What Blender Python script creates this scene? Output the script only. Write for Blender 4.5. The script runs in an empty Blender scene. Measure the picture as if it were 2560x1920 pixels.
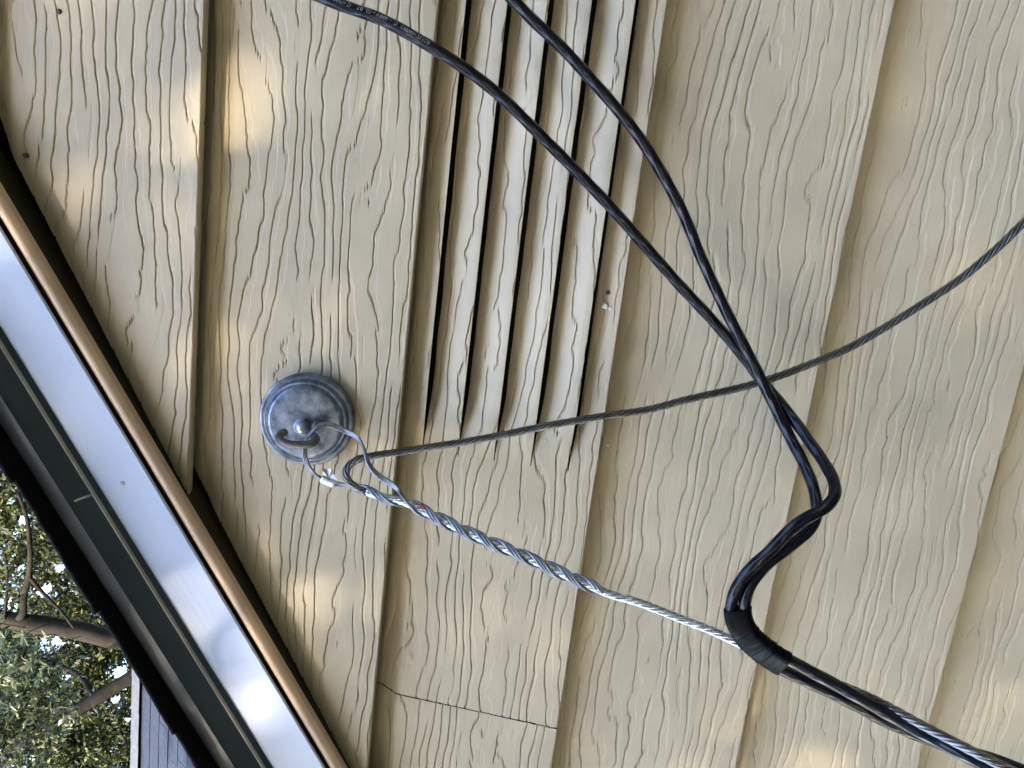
import bpy, math, random
import numpy as np
from mathutils import Vector, Matrix

S = bpy.context.scene
COL = S.collection
CZ = 3.2                      # eye height above the ground
CAMD = 0.7276                 # distance from the lens to the plane of the siding butts (y = 0)

# ------------------------------------------------------------------ camera
cr = Vector((0.11930828, -0.0166938, -0.9927169))
cu = Vector((0.97068357, 0.21209251, 0.11309363))
cf = Vector((-0.20865986, 0.977107, -0.04150879))
cam_d = bpy.data.cameras.new('camera')
cam = bpy.data.objects.new('camera', cam_d); COL.objects.link(cam)
M = Matrix((cr, cu, -cf)).transposed().to_4x4()
M.translation = Vector((0, -CAMD, CZ))
cam.matrix_world = M
cam_d.sensor_fit = 'HORIZONTAL'; cam_d.sensor_width = 36; cam_d.lens = 1922 / 2560 * 36
cam_d.clip_start = 0.01; cam_d.clip_end = 6000
S.camera = cam

# ------------------------------------------------------------------ sun, sky, exposure
SUN = Vector((-0.50, -0.72, 0.46)).normalized()
world = bpy.data.worlds.new('World'); S.world = world; world.use_nodes = True
wn = world.node_tree.nodes; wl = world.node_tree.links
bg = wn.get('Background') or wn.new('ShaderNodeBackground')
sky = wn.new('ShaderNodeTexSky'); sky.sky_type = 'NISHITA'; sky.sun_disc = False
sky.sun_elevation = math.asin(SUN.z); sky.sun_rotation = math.atan2(SUN.x, SUN.y)
wl.new(sky.outputs[0], bg.inputs[0]); bg.inputs[1].default_value = 0.15
sd = bpy.data.lights.new('sun', 'SUN'); sd.energy = 2.0; sd.angle = math.radians(0.53); sd.color = (1.0, 0.84, 0.64)
so = bpy.data.objects.new('sun', sd); COL.objects.link(so)
so.rotation_euler = SUN.to_track_quat('Z', 'Y').to_euler(); so.location = (-6, -9, 12)
S.view_settings.view_transform = 'Standard'; S.view_settings.look = 'None'
S.view_settings.gamma = 1; S.view_settings.use_curve_mapping = False
S.view_settings.exposure = 3.58
S.render.engine = 'CYCLES'

# ------------------------------------------------------------------ helpers
rng = np.random.default_rng(7)
random.seed(5)

def at(px, py, d=0.0):
    """world point on the sight line through a pixel of the 2560x1920 photograph, d metres in front of the siding"""
    v = (px - 1280) / 1922 * cr - (py - 960) / 1922 * cu + cf
    t = (CAMD - d) / v.y
    return Vector((0, -CAMD, CZ)) + t * v

def tag(o, label=None, cat=None, group=None, kind=None):
    if label: o['label'] = label
    if cat: o['category'] = cat
    if group: o['group'] = group
    if kind: o['kind'] = kind
    return o

def empty(name, loc):
    o = bpy.data.objects.new(name, None); COL.objects.link(o); o.location = loc
    o.empty_display_size = 0.02
    return o

def link(name, me, m=None, parent=None, smooth=True):
    if m is not None and len(me.materials) == 0: me.materials.append(m)
    if smooth:
        me.polygons.foreach_set('use_smooth', np.ones(len(me.polygons), bool))
    o = bpy.data.objects.new(name, me); COL.objects.link(o)
    if parent is not None:
        o.parent = parent
        off = parent.matrix_basis.translation.copy()
        pp = parent.parent
        while pp is not None:
            off += pp.matrix_basis.translation; pp = pp.parent
        o.location = -off
    return o

def grid_mesh(name, P, closed=False):
    """P: rows x cols x 3; closed wraps the columns"""
    r, c = P.shape[:2]
    me = bpy.data.meshes.new(name)
    idx = np.arange(r * c).reshape(r, c)
    if closed:
        nx = np.roll(idx, -1, axis=1)
        q = np.stack([idx[:-1], nx[:-1], nx[1:], idx[1:]], -1).reshape(-1, 4)
    else:
        q = np.stack([idx[:-1, :-1], idx[:-1, 1:], idx[1:, 1:], idx[1:, :-1]], -1).reshape(-1, 4)
    return raw_mesh(me, P.reshape(-1, 3), q)

def raw_mesh(me, V, Q):
    V = np.asarray(V, np.float32); Q = np.asarray(Q, np.int32)
    k = Q.shape[1]
    me.vertices.add(len(V)); me.vertices.foreach_set('co', V.ravel())
    me.loops.add(Q.size); me.loops.foreach_set('vertex_index', Q.ravel())
    me.polygons.add(len(Q)); me.polygons.foreach_set('loop_start', np.arange(0, Q.size, k, dtype=np.int32))
    me.update(calc_edges=True)
    return me

def poly_mesh(name, V, F):
    me = bpy.data.meshes.new(name); me.from_pydata([tuple(v) for v in V], [], F); me.update()
    return me

def box_mesh(name, lo, hi):
    x0, y0, z0 = lo; x1, y1, z1 = hi
    V = [(x0,y0,z0),(x1,y0,z0),(x1,y1,z0),(x0,y1,z0),(x0,y0,z1),(x1,y0,z1),(x1,y1,z1),(x0,y1,z1)]
    return poly_mesh(name, V, [(0,3,2,1),(4,5,6,7),(0,1,5,4),(1,2,6,5),(2,3,7,6),(3,0,4,7)])

def merge(name, meshes):
    V = []; F = []
    for me in meshes:
        b = len(V); V += [tuple(v.co) for v in me.vertices]; F += [tuple(b + i for i in p.vertices) for p in me.polygons]
    return poly_mesh(name, V, F)

# ---- gradient noise
_p = rng.permutation(256); _p = np.concatenate([_p, _p, _p])
_g = rng.uniform(0, 2 * np.pi, 256); _gx, _gy = np.cos(_g), np.sin(_g)
def P2(x, y, seed=0):
    x = np.asarray(x, np.float64) + seed * 17.31; y = np.asarray(y, np.float64) + seed * 9.77
    xi = np.floor(x); yi = np.floor(y); fx = x - xi; fy = y - yi
    xi = xi.astype(np.int64) & 255; yi = yi.astype(np.int64) & 255
    def gr(ix, iy, dx, dy):
        h = _p[_p[ix & 255] + (iy & 255)]
        return _gx[h] * dx + _gy[h] * dy
    u = fx * fx * fx * (fx * (fx * 6 - 15) + 10); v = fy * fy * fy * (fy * (fy * 6 - 15) + 10)
    a = gr(xi, yi, fx, fy); b = gr(xi + 1, yi, fx - 1, fy)
    c = gr(xi, yi + 1, fx, fy - 1); d = gr(xi + 1, yi + 1, fx - 1, fy - 1)
    return 1.4 * ((a * (1 - u) + b * u) * (1 - v) + (c * (1 - u) + d * u) * v)

def sst(a, b, x):
    t = np.clip((x - a) / (b - a), 0, 1); return t * t * (3 - 2 * t)

# ---- tubes
def catmull(pts, step):
    pts = [np.array(p, float) for p in pts]
    pts = [2 * pts[0] - pts[1]] + pts + [2 * pts[-1] - pts[-2]]
    out = []
    for i in range(1, len(pts) - 2):
        p0, p1, p2, p3 = pts[i-1:i+3]
        t0 = 0; t1 = t0 + max(np.linalg.norm(p1 - p0), 1e-6) ** .5; t2 = t1 + max(np.linalg.norm(p2 - p1), 1e-6) ** .5
        t3 = t2 + max(np.linalg.norm(p3 - p2), 1e-6) ** .5
        for t in np.linspace(t1, t2, 24, endpoint=False):
            A1 = (t1-t)/(t1-t0)*p0 + (t-t0)/(t1-t0)*p1; A2 = (t2-t)/(t2-t1)*p1 + (t-t1)/(t2-t1)*p2
            A3 = (t3-t)/(t3-t2)*p2 + (t-t2)/(t3-t2)*p3
            B1 = (t2-t)/(t2-t0)*A1 + (t-t0)/(t2-t0)*A2; B2 = (t3-t)/(t3-t1)*A2 + (t-t1)/(t3-t1)*A3
            out.append((t2-t)/(t2-t1)*B1 + (t-t1)/(t2-t1)*B2)
    out.append(pts[-2]); out = np.array(out)
    s = np.concatenate([[0], np.cumsum(np.linalg.norm(np.diff(out, axis=0), axis=1))])
    n = max(3, int(s[-1] / step))
    q = np.linspace(0, s[-1], n)
    return np.stack([np.interp(q, s, out[:, k]) for k in range(3)], 1)

def smooth_path(c, it):
    c = c.copy()
    for _ in range(it): c[1:-1] = c[1:-1] * .5 + (c[:-2] + c[2:]) * .25
    return c

def frames(c, up=(0, -1, 0)):
    T = np.gradient(c, axis=0); T /= np.linalg.norm(T, axis=1)[:, None]
    N = np.zeros_like(T); n = np.array(up, float)
    for i in range(len(c)):
        n = n - T[i] * (n @ T[i]); n /= np.linalg.norm(n); N[i] = n
    return T, N, np.cross(T, N)

def tube(name, c, rad, sides=12, up=(0, -1, 0), cap=True, round_end=0.0, ell=None):
    """rad: number, per-ring array, or function(theta[cols], s[rows]) -> rows x cols"""
    T, N, B = frames(c, up)
    s = np.concatenate([[0], np.cumsum(np.linalg.norm(np.diff(c, axis=0), axis=1))])
    th = np.linspace(0, 2 * np.pi, sides, endpoint=False)
    if callable(rad): R = rad(th[None, :], s[:, None])
    else: R = np.broadcast_to(np.asarray(rad, float).reshape(-1, 1), (len(c), sides))
    R = R * np.ones((len(c), sides))
    ct, st = np.cos(th)[None, :, None], np.sin(th)[None, :, None]
    ea, eb = ell if ell else (1, 1)
    P = c[:, None, :] + R[:, :, None] * (ea * ct * N[:, None, :] + eb * st * B[:, None, :])
    if cap:
        k = 3 if round_end else 1
        if round_end:
            front = [c[0] - T[0] * round_end * f + (P[0] - c[0]) * g for f, g in ((1, .02), (.85, .5), (.5, .85))]
            back = [c[-1] + T[-1] * round_end * f + (P[-1] - c[-1]) * g for f, g in ((.5, .85), (.85, .5), (1, .02))]
        else:
            front = [c[0] + (P[0] - c[0]) * .02]; back = [c[-1] + (P[-1] - c[-1]) * .02]
        P = np.concatenate([np.array(front), P, np.array(back)], 0)
    return grid_mesh(name, P, closed=True)

def helix(c, R, phase, pitch, up=(0, -1, 0), sgn=1):
    T, N, B = frames(c, up)
    s = np.concatenate([[0], np.cumsum(np.linalg.norm(np.diff(c, axis=0), axis=1))])
    a = phase + sgn * 2 * np.pi * s / pitch
    R = np.broadcast_to(R, s.shape)
    return c + R[:, None] * (np.cos(a)[:, None] * N + np.sin(a)[:, None] * B)

def lathe(name, prof, sides, centre, axis=(0, -1, 0), ux=(1, 0, 0)):
    a = np.array(axis, float); a /= np.linalg.norm(a); u = np.array(ux, float); u -= a * (u @ a); u /= np.linalg.norm(u)
    w = np.cross(a, u); th = np.linspace(0, 2*np.pi, sides, endpoint=False)
    P = np.array([[np.array(centre) + a * h + r * (math.cos(t) * u + math.sin(t) * w) for t in th] for r, h in prof])
    return grid_mesh(name, P, closed=True)

# ------------------------------------------------------------------ materials
def mat(name, col, rough=.5, metal=0., spec=.5, var=.0, vscale=20., bump=0., bscale=200., rvar=0., stretch=None, col2=None, contrast=(.35, .65)):
    m = bpy.data.materials.new(name); m.use_nodes = True
    nt = m.node_tree; N = nt.nodes; L = nt.links; b = N['Principled BSDF']
    b.inputs['Base Color'].default_value = (*col, 1); b.inputs['Roughness'].default_value = rough
    b.inputs['Metallic'].default_value = metal; b.inputs['Specular IOR Level'].default_value = spec
    geo = N.new('ShaderNodeNewGeometry'); mp = N.new('ShaderNodeMapping')
    L.new(geo.outputs['Position'], mp.inputs['Vector'])
    if stretch and bscale == 1.0:                        # grain running along the rake
        mp.vector_type = 'TEXTURE'; mp.inputs['Rotation'].default_value = (0, -math.atan(.6215), 0)
    if stretch: mp.inputs['Scale'].default_value = stretch
    if var or col2:
        n = N.new('ShaderNodeTexNoise'); n.inputs['Scale'].default_value = vscale; n.inputs['Detail'].default_value = 6; n.inputs['Roughness'].default_value = .6
        L.new(mp.outputs[0], n.inputs['Vector'])
        r = N.new('ShaderNodeValToRGB'); r.color_ramp.elements[0].position = contrast[0]; r.color_ramp.elements[1].position = contrast[1]
        c2 = col2 if col2 else tuple(min(1, c * (1 + var)) for c in col)
        c1 = col if col2 else tuple(c * (1 - var) for c in col)
        r.color_ramp.elements[0].color = (*c1, 1); r.color_ramp.elements[1].color = (*c2, 1)
        L.new(n.outputs['Fac'], r.inputs['Fac']); L.new(r.outputs['Color'], b.inputs['Base Color'])
        if rvar:
            mr = N.new('ShaderNodeMapRange'); mr.inputs['To Min'].default_value = rough - rvar; mr.inputs['To Max'].default_value = rough + rvar
            L.new(n.outputs['Fac'], mr.inputs['Value']); L.new(mr.outputs[0], b.inputs['Roughness'])
    if bump:
        n = N.new('ShaderNodeTexNoise'); n.inputs['Scale'].default_value = bscale; n.inputs['Detail'].default_value = 4
        L.new(mp.outputs[0], n.inputs['Vector'])
        bp = N.new('ShaderNodeBump'); bp.inputs['Strength'].default_value = bump; bp.inputs['Distance'].default_value = .001
        L.new(n.outputs['Fac'], bp.inputs['Height']); L.new(bp.outputs[0], b.inputs['Normal'])
    return m

M_siding = mat('siding_paint', (.488, .421, .302), .45, spec=.4, var=.09, vscale=9, bump=.18, bscale=900, rvar=.06)
M_black_paper = mat('tar_paper', (.060, .052, .034), .9, spec=.1)
M_cavity = mat('dark_sheathing', (.02, .017, .012), .9, spec=.1)
M_tan = mat('tan_moulding_paint', (.70, .51, .35), .5, var=.08, vscale=25, bump=.15, bscale=300)
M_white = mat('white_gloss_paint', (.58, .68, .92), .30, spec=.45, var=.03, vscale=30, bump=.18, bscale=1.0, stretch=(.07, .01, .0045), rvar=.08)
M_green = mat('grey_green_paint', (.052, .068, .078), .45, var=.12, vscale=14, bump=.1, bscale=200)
M_drip = mat('slate_drip_metal', (.045, .058, .076), .5, metal=.0, var=.1, vscale=20)
M_bead = mat('pale_bead_paint', (.36, .35, .32), .5, var=.1, vscale=40)
M_shingle = mat('black_shingle', (.004, .004, .005), .95, spec=.1, bump=1.0, bscale=900, col2=(.03, .03, .038), vscale=900, contrast=(.5, .8))
M_roofdeck = mat('roof_deck', (.02, .019, .018), .9)
M_jacket = mat('black_jacket', (.0035, .0045, .009), .22, spec=.38, var=.3, vscale=60, bump=.06, bscale=500, rvar=.06)
M_tape = mat('black_tape', (.0022, .0025, .004), .36, spec=.06, bump=.1, bscale=250)
M_print = mat('white_print', (.38, .39, .43), .5, col2=(.03, .03, .04), vscale=260, contrast=(.45, .62))
M_alu_old_shade = mat('oxidised_and_shaded_aluminium', (.16, .152, .15), .22, metal=.9, var=.35, vscale=90, rvar=.1, bump=.1, bscale=500)  # oxidised tail metal; also stands in for shade on the outgoing end
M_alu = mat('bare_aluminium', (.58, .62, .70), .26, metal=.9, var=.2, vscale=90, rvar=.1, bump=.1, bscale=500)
M_gal = mat('galvanised_steel', (.085, .11, .16), .34, metal=.8, vscale=80, col2=(.28, .32, .41), contrast=(.36, .66), rvar=.12, bump=.12, bscale=300)
M_galwire = mat('galvanised_wire', (.15, .16, .19), .40, metal=.75, vscale=160, col2=(.36, .39, .47), contrast=(.35, .7), bump=.3, bscale=900)
M_boss = mat('bright_galvanised_boss', (.55, .60, .68), .30, metal=.7, var=.4, vscale=150)
M_hook = mat('weathered_hook_steel', (.10, .085, .075), .42, metal=.8, vscale=90, col2=(.20, .19, .19), contrast=(.4, .75), bump=.1, bscale=300)
M_clip = mat('crimped_sheet_metal', (.62, .64, .68), .4, metal=.5, vscale=300, col2=(.25, .25, .27), contrast=(.55, .75))
M_nail = mat('nail_steel', (.07, .06, .07), .5, metal=.5)
M_fleck = mat('dried_white_caulk', (.78, .78, .78), .5)
M_grit = mat('dark_grit', (.05, .045, .04), .8)
M_red = mat('red_paint_mark', (.30, .045, .05), .6)
M_bark = mat('grey_brown_bark', (.008, .007, .0055), .9, spec=.05, col2=(.026, .022, .018), vscale=9, stretch=(1, 1, .35), bump=1., bscale=25, contrast=(.35, .7))
M_darkbark = mat('dark_bark', (.004, .0035, .003), .9, spec=.05, col2=(.011, .010, .008), vscale=9, bump=1., bscale=25)
def leafmat(name, c1, c2, c3, rough=.5, spec=.22, trans=.3):
    m = bpy.data.materials.new(name); m.use_nodes = True
    nt = m.node_tree; N = nt.nodes; L = nt.links; b = N['Principled BSDF']
    g = N.new('ShaderNodeNewGeometry'); r = N.new('ShaderNodeValToRGB')
    r.color_ramp.elements[0].color = (*c1, 1); r.color_ramp.elements[1].color = (*c3, 1)
    e = r.color_ramp.elements.new(.55); e.color = (*c2, 1)
    L.new(g.outputs['Random Per Island'], r.inputs['Fac']); L.new(r.outputs[0], b.inputs['Base Color'])
    b.inputs['Roughness'].default_value = rough; b.inputs['Specular IOR Level'].default_value = spec
    t = N.new('ShaderNodeBsdfTranslucent'); L.new(r.outputs[0], t.inputs['Color'])
    mx = N.new('ShaderNodeMixShader'); mx.inputs[0].default_value = trans
    out = N['Material Output']
    L.new(b.outputs[0], mx.inputs[1]); L.new(t.outputs[0], mx.inputs[2]); L.new(mx.outputs[0], out.inputs[0])
    return m
M_leaf_oak = leafmat('olive_leaves', (.004, .006, .002), (.022, .031, .009), (.15, .155, .055))
M_leaf_far = leafmat('dark_green_leaves', (.003, .005, .002), (.016, .026, .007), (.12, .135, .046))
M_leaf_gloss = leafmat('glossy_leaves', (.007, .011, .0035), (.038, .05, .016), (.17, .18, .07), rough=.4, spec=.35)
M_leaf_shade = leafmat('dark_thick_leaves', (.008, .014, .004), (.03, .042, .012), (.07, .08, .03), rough=.45, spec=.3, trans=.06)
M_ground = mat('dry_lawn', (.03, .036, .015), .95, spec=.1, var=.0, col2=(.075, .065, .04), vscale=1.5, bump=.5, bscale=30)
M_nroof = mat('slate_blue_shingle', (.006, .010, .022), .8, spec=.2, col2=(.014, .020, .038), vscale=30, bump=.6, bscale=300)
M_ncap = mat('ridge_cap_shingle', (.022, .026, .036), .8, col2=(.042, .048, .062), vscale=20, bump=.5, bscale=300)
M_nwall = mat('neighbour_wall_paint', (.42, .36, .30), .7, var=.08, vscale=3)
M_conc = mat('foundation', (.25, .24, .22), .9, var=.1, vscale=4)

# ------------------------------------------------------------------ setting: ground
g = poly_mesh('ground', [(-1500,-1500,0),(1500,-1500,0),(1500,1500,0),(-1500,1500,0)], [(0,1,2,3)])
tag(link('ground', g, M_ground, smooth=False), kind='structure')

# ------------------------------------------------------------------ the house
EXP = 0.2
LAP = [0.2752, 0.0740, -0.1248, -0.3250, -0.5250]        # heights of the visible butts, relative to the eye
APEX_X = 1.6; EAVE_X = -1.9
def cut_x(z):                                             # left end of the siding under the rake
    return (z - 0.4507) / 0.5977
house = empty('house', (1.6, 3.0, 0))
tag(house, 'house gable clad in tan woodgrain lap siding under a white rake board', 'house')

def board_surface(zb, ztop, xs_lo, xs_hi, dense, seed, dx=.0029, dz=.00036, xcl=None, xcr=None, shape=None, lip=.022, rec=.013, rs=.86, name='siding_board', parent=None):
    """one siding board as relief: grooves and recessed grain are displaced geometry.
       zb butt height, dense = (x0, x1) finely meshed range; xcl/xcr functions give the cut ends"""
    tz = ztop - zb
    if dense:
        a, b = dense
        xs = np.concatenate([np.arange(xs_lo, a, .03), np.arange(max(a, xs_lo), min(b, xs_hi), dx), np.arange(b, xs_hi, .03) if b < xs_hi else [], [xs_hi]])
        zs = np.arange(0.0009, tz, dz)
    else:
        xs = np.linspace(xs_lo, xs_hi, max(2, int((xs_hi - xs_lo) / .05))); zs = np.linspace(.0009, tz, 5)
    xs = np.unique(np.round(xs, 6))
    X, Zr = np.meshgrid(xs, zs); Z = zb + Zr
    if xcl is not None: X = np.maximum(X, xcl(Z))
    if xcr is not None: X = np.minimum(X, xcr(Z))
    h = grain(X, Z, seed) if dense else 0 * X
    if dense:
        w = sst(dense[0] - .001, dense[0] + .01, X) * (1 - sst(dense[1] - .01, dense[1] + .001, X))
        h = h * w
    d = h + (shape(X, Z) if shape else -(Z - zb) / EXP * .021 - rec * sst(rs, 1.0, (Z - zb) / EXP))
    P = np.stack([X, -d, Z + CZ], -1)
    # butt edge and its return
    def row(dd, z):
        x = xs.copy()
        zz = np.full_like(x, z)
        if xcl is not None: x = np.maximum(x, xcl(zz))
        if xcr is not None: x = np.minimum(x, xcr(zz))
        base = d[0] - h[0]
        return np.stack([x, -(base + dd), zz + CZ], -1)
    P = np.concatenate([[row(-lip, zb + .0012), row(-lip * .6, zb), row(-.0012, zb)], P], 0)
    r, c = P.shape[:2]
    idx = np.arange(r * c).reshape(r, c)
    q = np.stack([idx[:-1, :-1], idx[:-1, 1:], idx[1:, 1:], idx[1:, :-1]], -1).reshape(-1, 4)
    V = P.reshape(-1, 3)
    keep = np.abs(V[q[:, 0], 0] - V[q[:, 1], 0]) + np.abs(V[q[:, 3], 0] - V[q[:, 2], 0]) > 1e-6
    me = raw_mesh(bpy.data.meshes.new(name), V, q[keep])
    return link(name, me, M_siding, parent)

def ufield(x, z, sd):
    return (z / .0134 + 1.60 * P2(x / .22, z / .055, sd) + .42 * P2(x / .075, z / .026, sd + 3)
            + .21 * P2(x / .024, z / .015, sd + 5) + .09 * P2(x / .0095, z / .008, sd + 6))

def grain(x, z, sd):
    u = ufield(x, z, sd); e = .0003
    ux = (ufield(x + e, z, sd) - u) / e; uz = (ufield(x, z + e, sd) - u) / e
    G = np.maximum(np.hypot(ux, uz), 24.0)
    f = u - np.floor(u)
    w = np.clip(.34 + .34 * P2(x / .12, z / .03, sd + 8), .10, .60)
    q = np.where(f > 1 - w, np.minimum(f - (1 - w), 1 - f), -np.minimum((1 - w) - f, f)) / G
    R = sst(-.0006, .0006, q)
    m = sst(-.46, -.30, P2(x / .075, z / .012, sd + 11)) * (.6 + .4 * sst(-.3, .3, P2(x / .2, z / .05, sd + 12)))
    fa = uz / G
    wid = .00017 + .00012 * P2(x / .05, z / .01, sd + 14)
    bump = lambda d: 1 - sst(wid, wid + .00032, d)
    gr = np.maximum(bump(np.minimum(f, 1 - f) / G) * sst(.1, .5, fa), bump(np.abs(f - (1 - w)) / G) * sst(.1, .5, -fa))
    # raised lips on the far side of each recess
    lipr = np.maximum((1 - sst(0, .0011, np.abs(f - (1 - w)) / G)) * sst(.1, .6, fa), (1 - sst(0, .0011, np.minimum(f, 1 - f) / G)) * sst(.1, .6, -fa))
    st = np.minimum(0, P2(x / .03, z / .0015, sd + 20)) * sst(-.15, .25, P2(x / .05, z / .02, sd + 21))
    fine = P2(x / .02, z / .0011, sd + 25) * .00005
    return -.00045 * R * m - .0040 * gr * m + .00020 * lipr * m + .00022 * st * (.1 + .75 * R) + fine + .0007 * P2(x / .25, z / .12, sd + 30)

left_cut = lambda Z: np.maximum(cut_x(Z) + .0005 * P2(Z / .03, Z * 0, 77) + .0004 * P2(Z / .009, Z * 0, 78), EAVE_X)
right_cut = lambda Z: np.minimum(2 * APEX_X - cut_x(Z), 2 * APEX_X - EAVE_X)
XR = 2 * APEX_X - EAVE_X
# courses well above and below the frame: plain boards
ks = [z for z in [LAP[0] + EXP * i for i in range(2, 7)] if z + .02 < .4507 + .5977 * APEX_X] + [LAP[4] - EXP * i for i in range(2, 13)]
for i, zb in enumerate(ks):
    board_surface(zb, zb + EXP + .02, EAVE_X, XR, None, i, xcl=left_cut, xcr=right_cut, parent=house)
# courses in or just beside the frame
board_surface(LAP[0] + EXP, LAP[0] + 2 * EXP + .02, EAVE_X, XR, (.02, .25), 41, xcl=left_cut, xcr=right_cut, parent=house)
board_surface(LAP[0], LAP[0] + EXP + .02, EAVE_X, XR, (-.36, .22), 42, lip=.014, xcl=lambda Z: left_cut(Z) - .011 * np.clip(1 - (Z - LAP[0]) / EXP, 0, 1), xcr=right_cut, parent=house)
board_surface(LAP[1], LAP[0] + .02, EAVE_X, XR, (-.68, .24), 43, rec=.005, xcl=left_cut, xcr=right_cut, parent=house)
seam = lambda Z: -.5199 + (Z + .025) * .058
board_surface(LAP[2], LAP[1] + .02, EAVE_X, -.50, (-.72, -.44), 52, xcl=left_cut, xcr=lambda Z: seam(Z) - .0011, parent=house)
board_surface(LAP[3], LAP[2] + .02, EAVE_X, XR, (-.70, .27), 45, lip=.024, rec=.009, rs=.90, xcl=left_cut, xcr=right_cut, parent=house)
board_surface(LAP[4], LAP[3] + .02, EAVE_X, XR, (-.66, .29), 46, lip=.024, rec=.009, rs=.90, xcl=left_cut, xcr=right_cut, parent=house)
board_surface(LAP[4] - EXP, LAP[4] + .02, EAVE_X, XR, (-.62, .31), 47, lip=.024, rec=.009, rs=.90, xcl=left_cut, xcr=right_cut, parent=house)
# the vented board: flat left end, six louvre slats, flat right end
XE, XF = -.238, .56
vent = board_surface(LAP[2], LAP[1] + .02, -.53, XE, (-.60, XE + .06), 44, xcl=lambda Z: seam(Z) + .0004, parent=house)
vent['label'] = 'vented siding board with five long louvre slits'
SLIT = [.0502, .0137, -.0226, -.0596, -.0970]
ztop = LAP[1] + .02
edges = [ztop] + SLIT + [LAP[2]]
tilt = lambda Z: -(Z - LAP[2]) / EXP * .021 - .013 * sst(.86, 1.0, (Z - LAP[2]) / EXP)
def amp(X): return sst(XE + .001, XE + .075, X) * (1 - sst(XF - .075, XF - .001, X))
for k in range(6):
    zh, zl = edges[k], edges[k + 1]
    zeff = LAP[1] + .012 if k == 0 else zh
    def shp(X, Z, zh=zeff, zl=zl, k=k):
        t = np.clip((zh - Z) / (zh - zl), 0, 1)
        out = (.009 - .027 * (1 - t) ** 1.7) if 0 < k < 5 else ((-.003 + .012 * t) if k == 0 else (-.019 * (1 - t) ** 1.8))
        wob = .0012 * P2(X / .06, Z * 0, 60 + k) * t
        return tilt(Z) + amp(X) * (out + wob)
    hi = zh - (.0006 if k else 0)
    xs = np.unique(np.round(np.concatenate([np.arange(XE, .26, .0029), np.arange(.26, XF, .03), [XF]]), 6))
    zs = np.arange(zl + .0003, hi, .00036)
    X, Z = np.meshgrid(xs, zs)
    A = amp(X)
    # the upper edge of each slat drops away from the lip above: an open slit
    if k: Z = zl + .0003 + (Z - zl - .0003) * (1 - A * (0, .0024, .0030, .0042, .0052, .0062)[k] / (hi - zl))
    Z = Z + .0010 * A * P2(X / .05, Z * 0 + k, 91) * ((Z - zl) / (hi - zl))
    h = grain(X, Z, 44)
    d = h + shp(X, Z)
    P = np.stack([X, -d, Z + CZ], -1)
    b1 = P[0].copy(); b1[:, 1] += .0016; b1[:, 2] -= .0001
    b2 = P[0].copy(); b2[:, 1] += .0030; b2[:, 2] += .0008
    t1 = P[-1].copy(); t1[:, 1] += .002
    me = grid_mesh('louvre_slat', np.concatenate([[b2, b1], P, [t1]], 0))
    link('louvre_slat', me, M_siding, vent)
board_surface(LAP[2], LAP[1] + .02, XF, XR, None, 44, xcr=right_cut, parent=house)

# wall core behind the boards (dark sheathing), foundation, far walls
def gable_prism(y0, y1, inset, zlow):
    zl = CZ + .4507 + .5977 * EAVE_X + inset; za = CZ + .4507 + .5977 * APEX_X + inset
    pts = [(EAVE_X, zlow), (XR, zlow), (XR, zl), (APEX_X, za), (EAVE_X, zl)]
    V = [(x, y0, z) for x, z in pts] + [(x, y1, z) for x, z in pts]
    return V, [(0,1,2,3,4), (9,8,7,6,5)] + [(i, i + 5, (i + 1) % 5 + 5, (i + 1) % 5) for i in range(5)]
V, F = gable_prism(.075, 6.0, .02, .3)
link('sheathing', poly_mesh('sheathing', V, F), M_cavity, house, smooth=False)
link('foundation', box_mesh('foundation', (EAVE_X, .01, -.2), (XR, 6.0, .45)), M_conc, house, smooth=False)

# ------------------------------------------------------------------ rake overhang
TH = math.atan(.6215); RU = np.array([math.cos(TH), 0, math.sin(TH)]); RN = np.array([-math.sin(TH), 0, math.cos(TH)])
def nd(px, py, d):
    p = np.array(at(px, py, d)); p[2] -= CZ
    return p @ RN
n_tan0 = nd(428, 1200, .0180); n_tan1 = nd(412, 1239, .0200)
n_b0 = nd(291, 1451, .045); n_sh = nd(243, 1525, .062)
n_w0 = nd(407, 1250, .023); n_w1 = nd(344, 1370, .023)
n_band1 = nd(272, 1483, .045)
print('rake profile', n_tan0, n_tan1, n_w0, n_w1, n_band1)
U0, U1 = -2.6, 2.45           # run along the slope
def rake_piece(name, prof, m, u0=U0, u1=U1, smooth=False, wob=0):
    pts = [RU * u0 + RN * n + np.array([0, -d, CZ]) for n, d in prof]
    q = [RU * u1 + RN * n + np.array([0, -d, CZ]) for n, d in prof]
    k = len(prof)
    me = poly_mesh(name, pts + q, [tuple(range(k)), tuple(range(2 * k - 1, k - 1, -1))] + [(i, i + k, (i + 1) % k + k, (i + 1) % k) for i in range(k)])
    return link(name, me, m, house, smooth=smooth)
def arc(n0, n1, d0, bul, k=7):
    return [(n0 + (n1 - n0) * i / (k - 1), d0 + bul * math.sin(math.pi * i / (k - 1))) for i in range(k)]
hw = n_w1
rake_piece('rake_backing', [(n_tan0 + .004, -.030), (n_w1 + .012, -.030), (n_w1 + .012, .008), (n_tan0 + .004, .008)], M_black_paper)
rake_piece('rake_moulding', arc(n_tan0, n_tan1, .0165, .0042) + [(n_tan1, .0085), (n_tan0, .0085)], M_tan)
wb = rake_piece('rake_board', [(n_w0, .0200), (n_w0, .0221), (n_w0 + .0009, .023), (n_w1 + .006, .023), (n_w1 + .006, .0200)], M_white)
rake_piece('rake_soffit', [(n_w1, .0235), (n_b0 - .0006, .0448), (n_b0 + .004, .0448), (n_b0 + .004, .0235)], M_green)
sl = (n_b0 - n_w1) / .0213
nb = lambda d: n_w1 + (d - .0235) * sl
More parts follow.
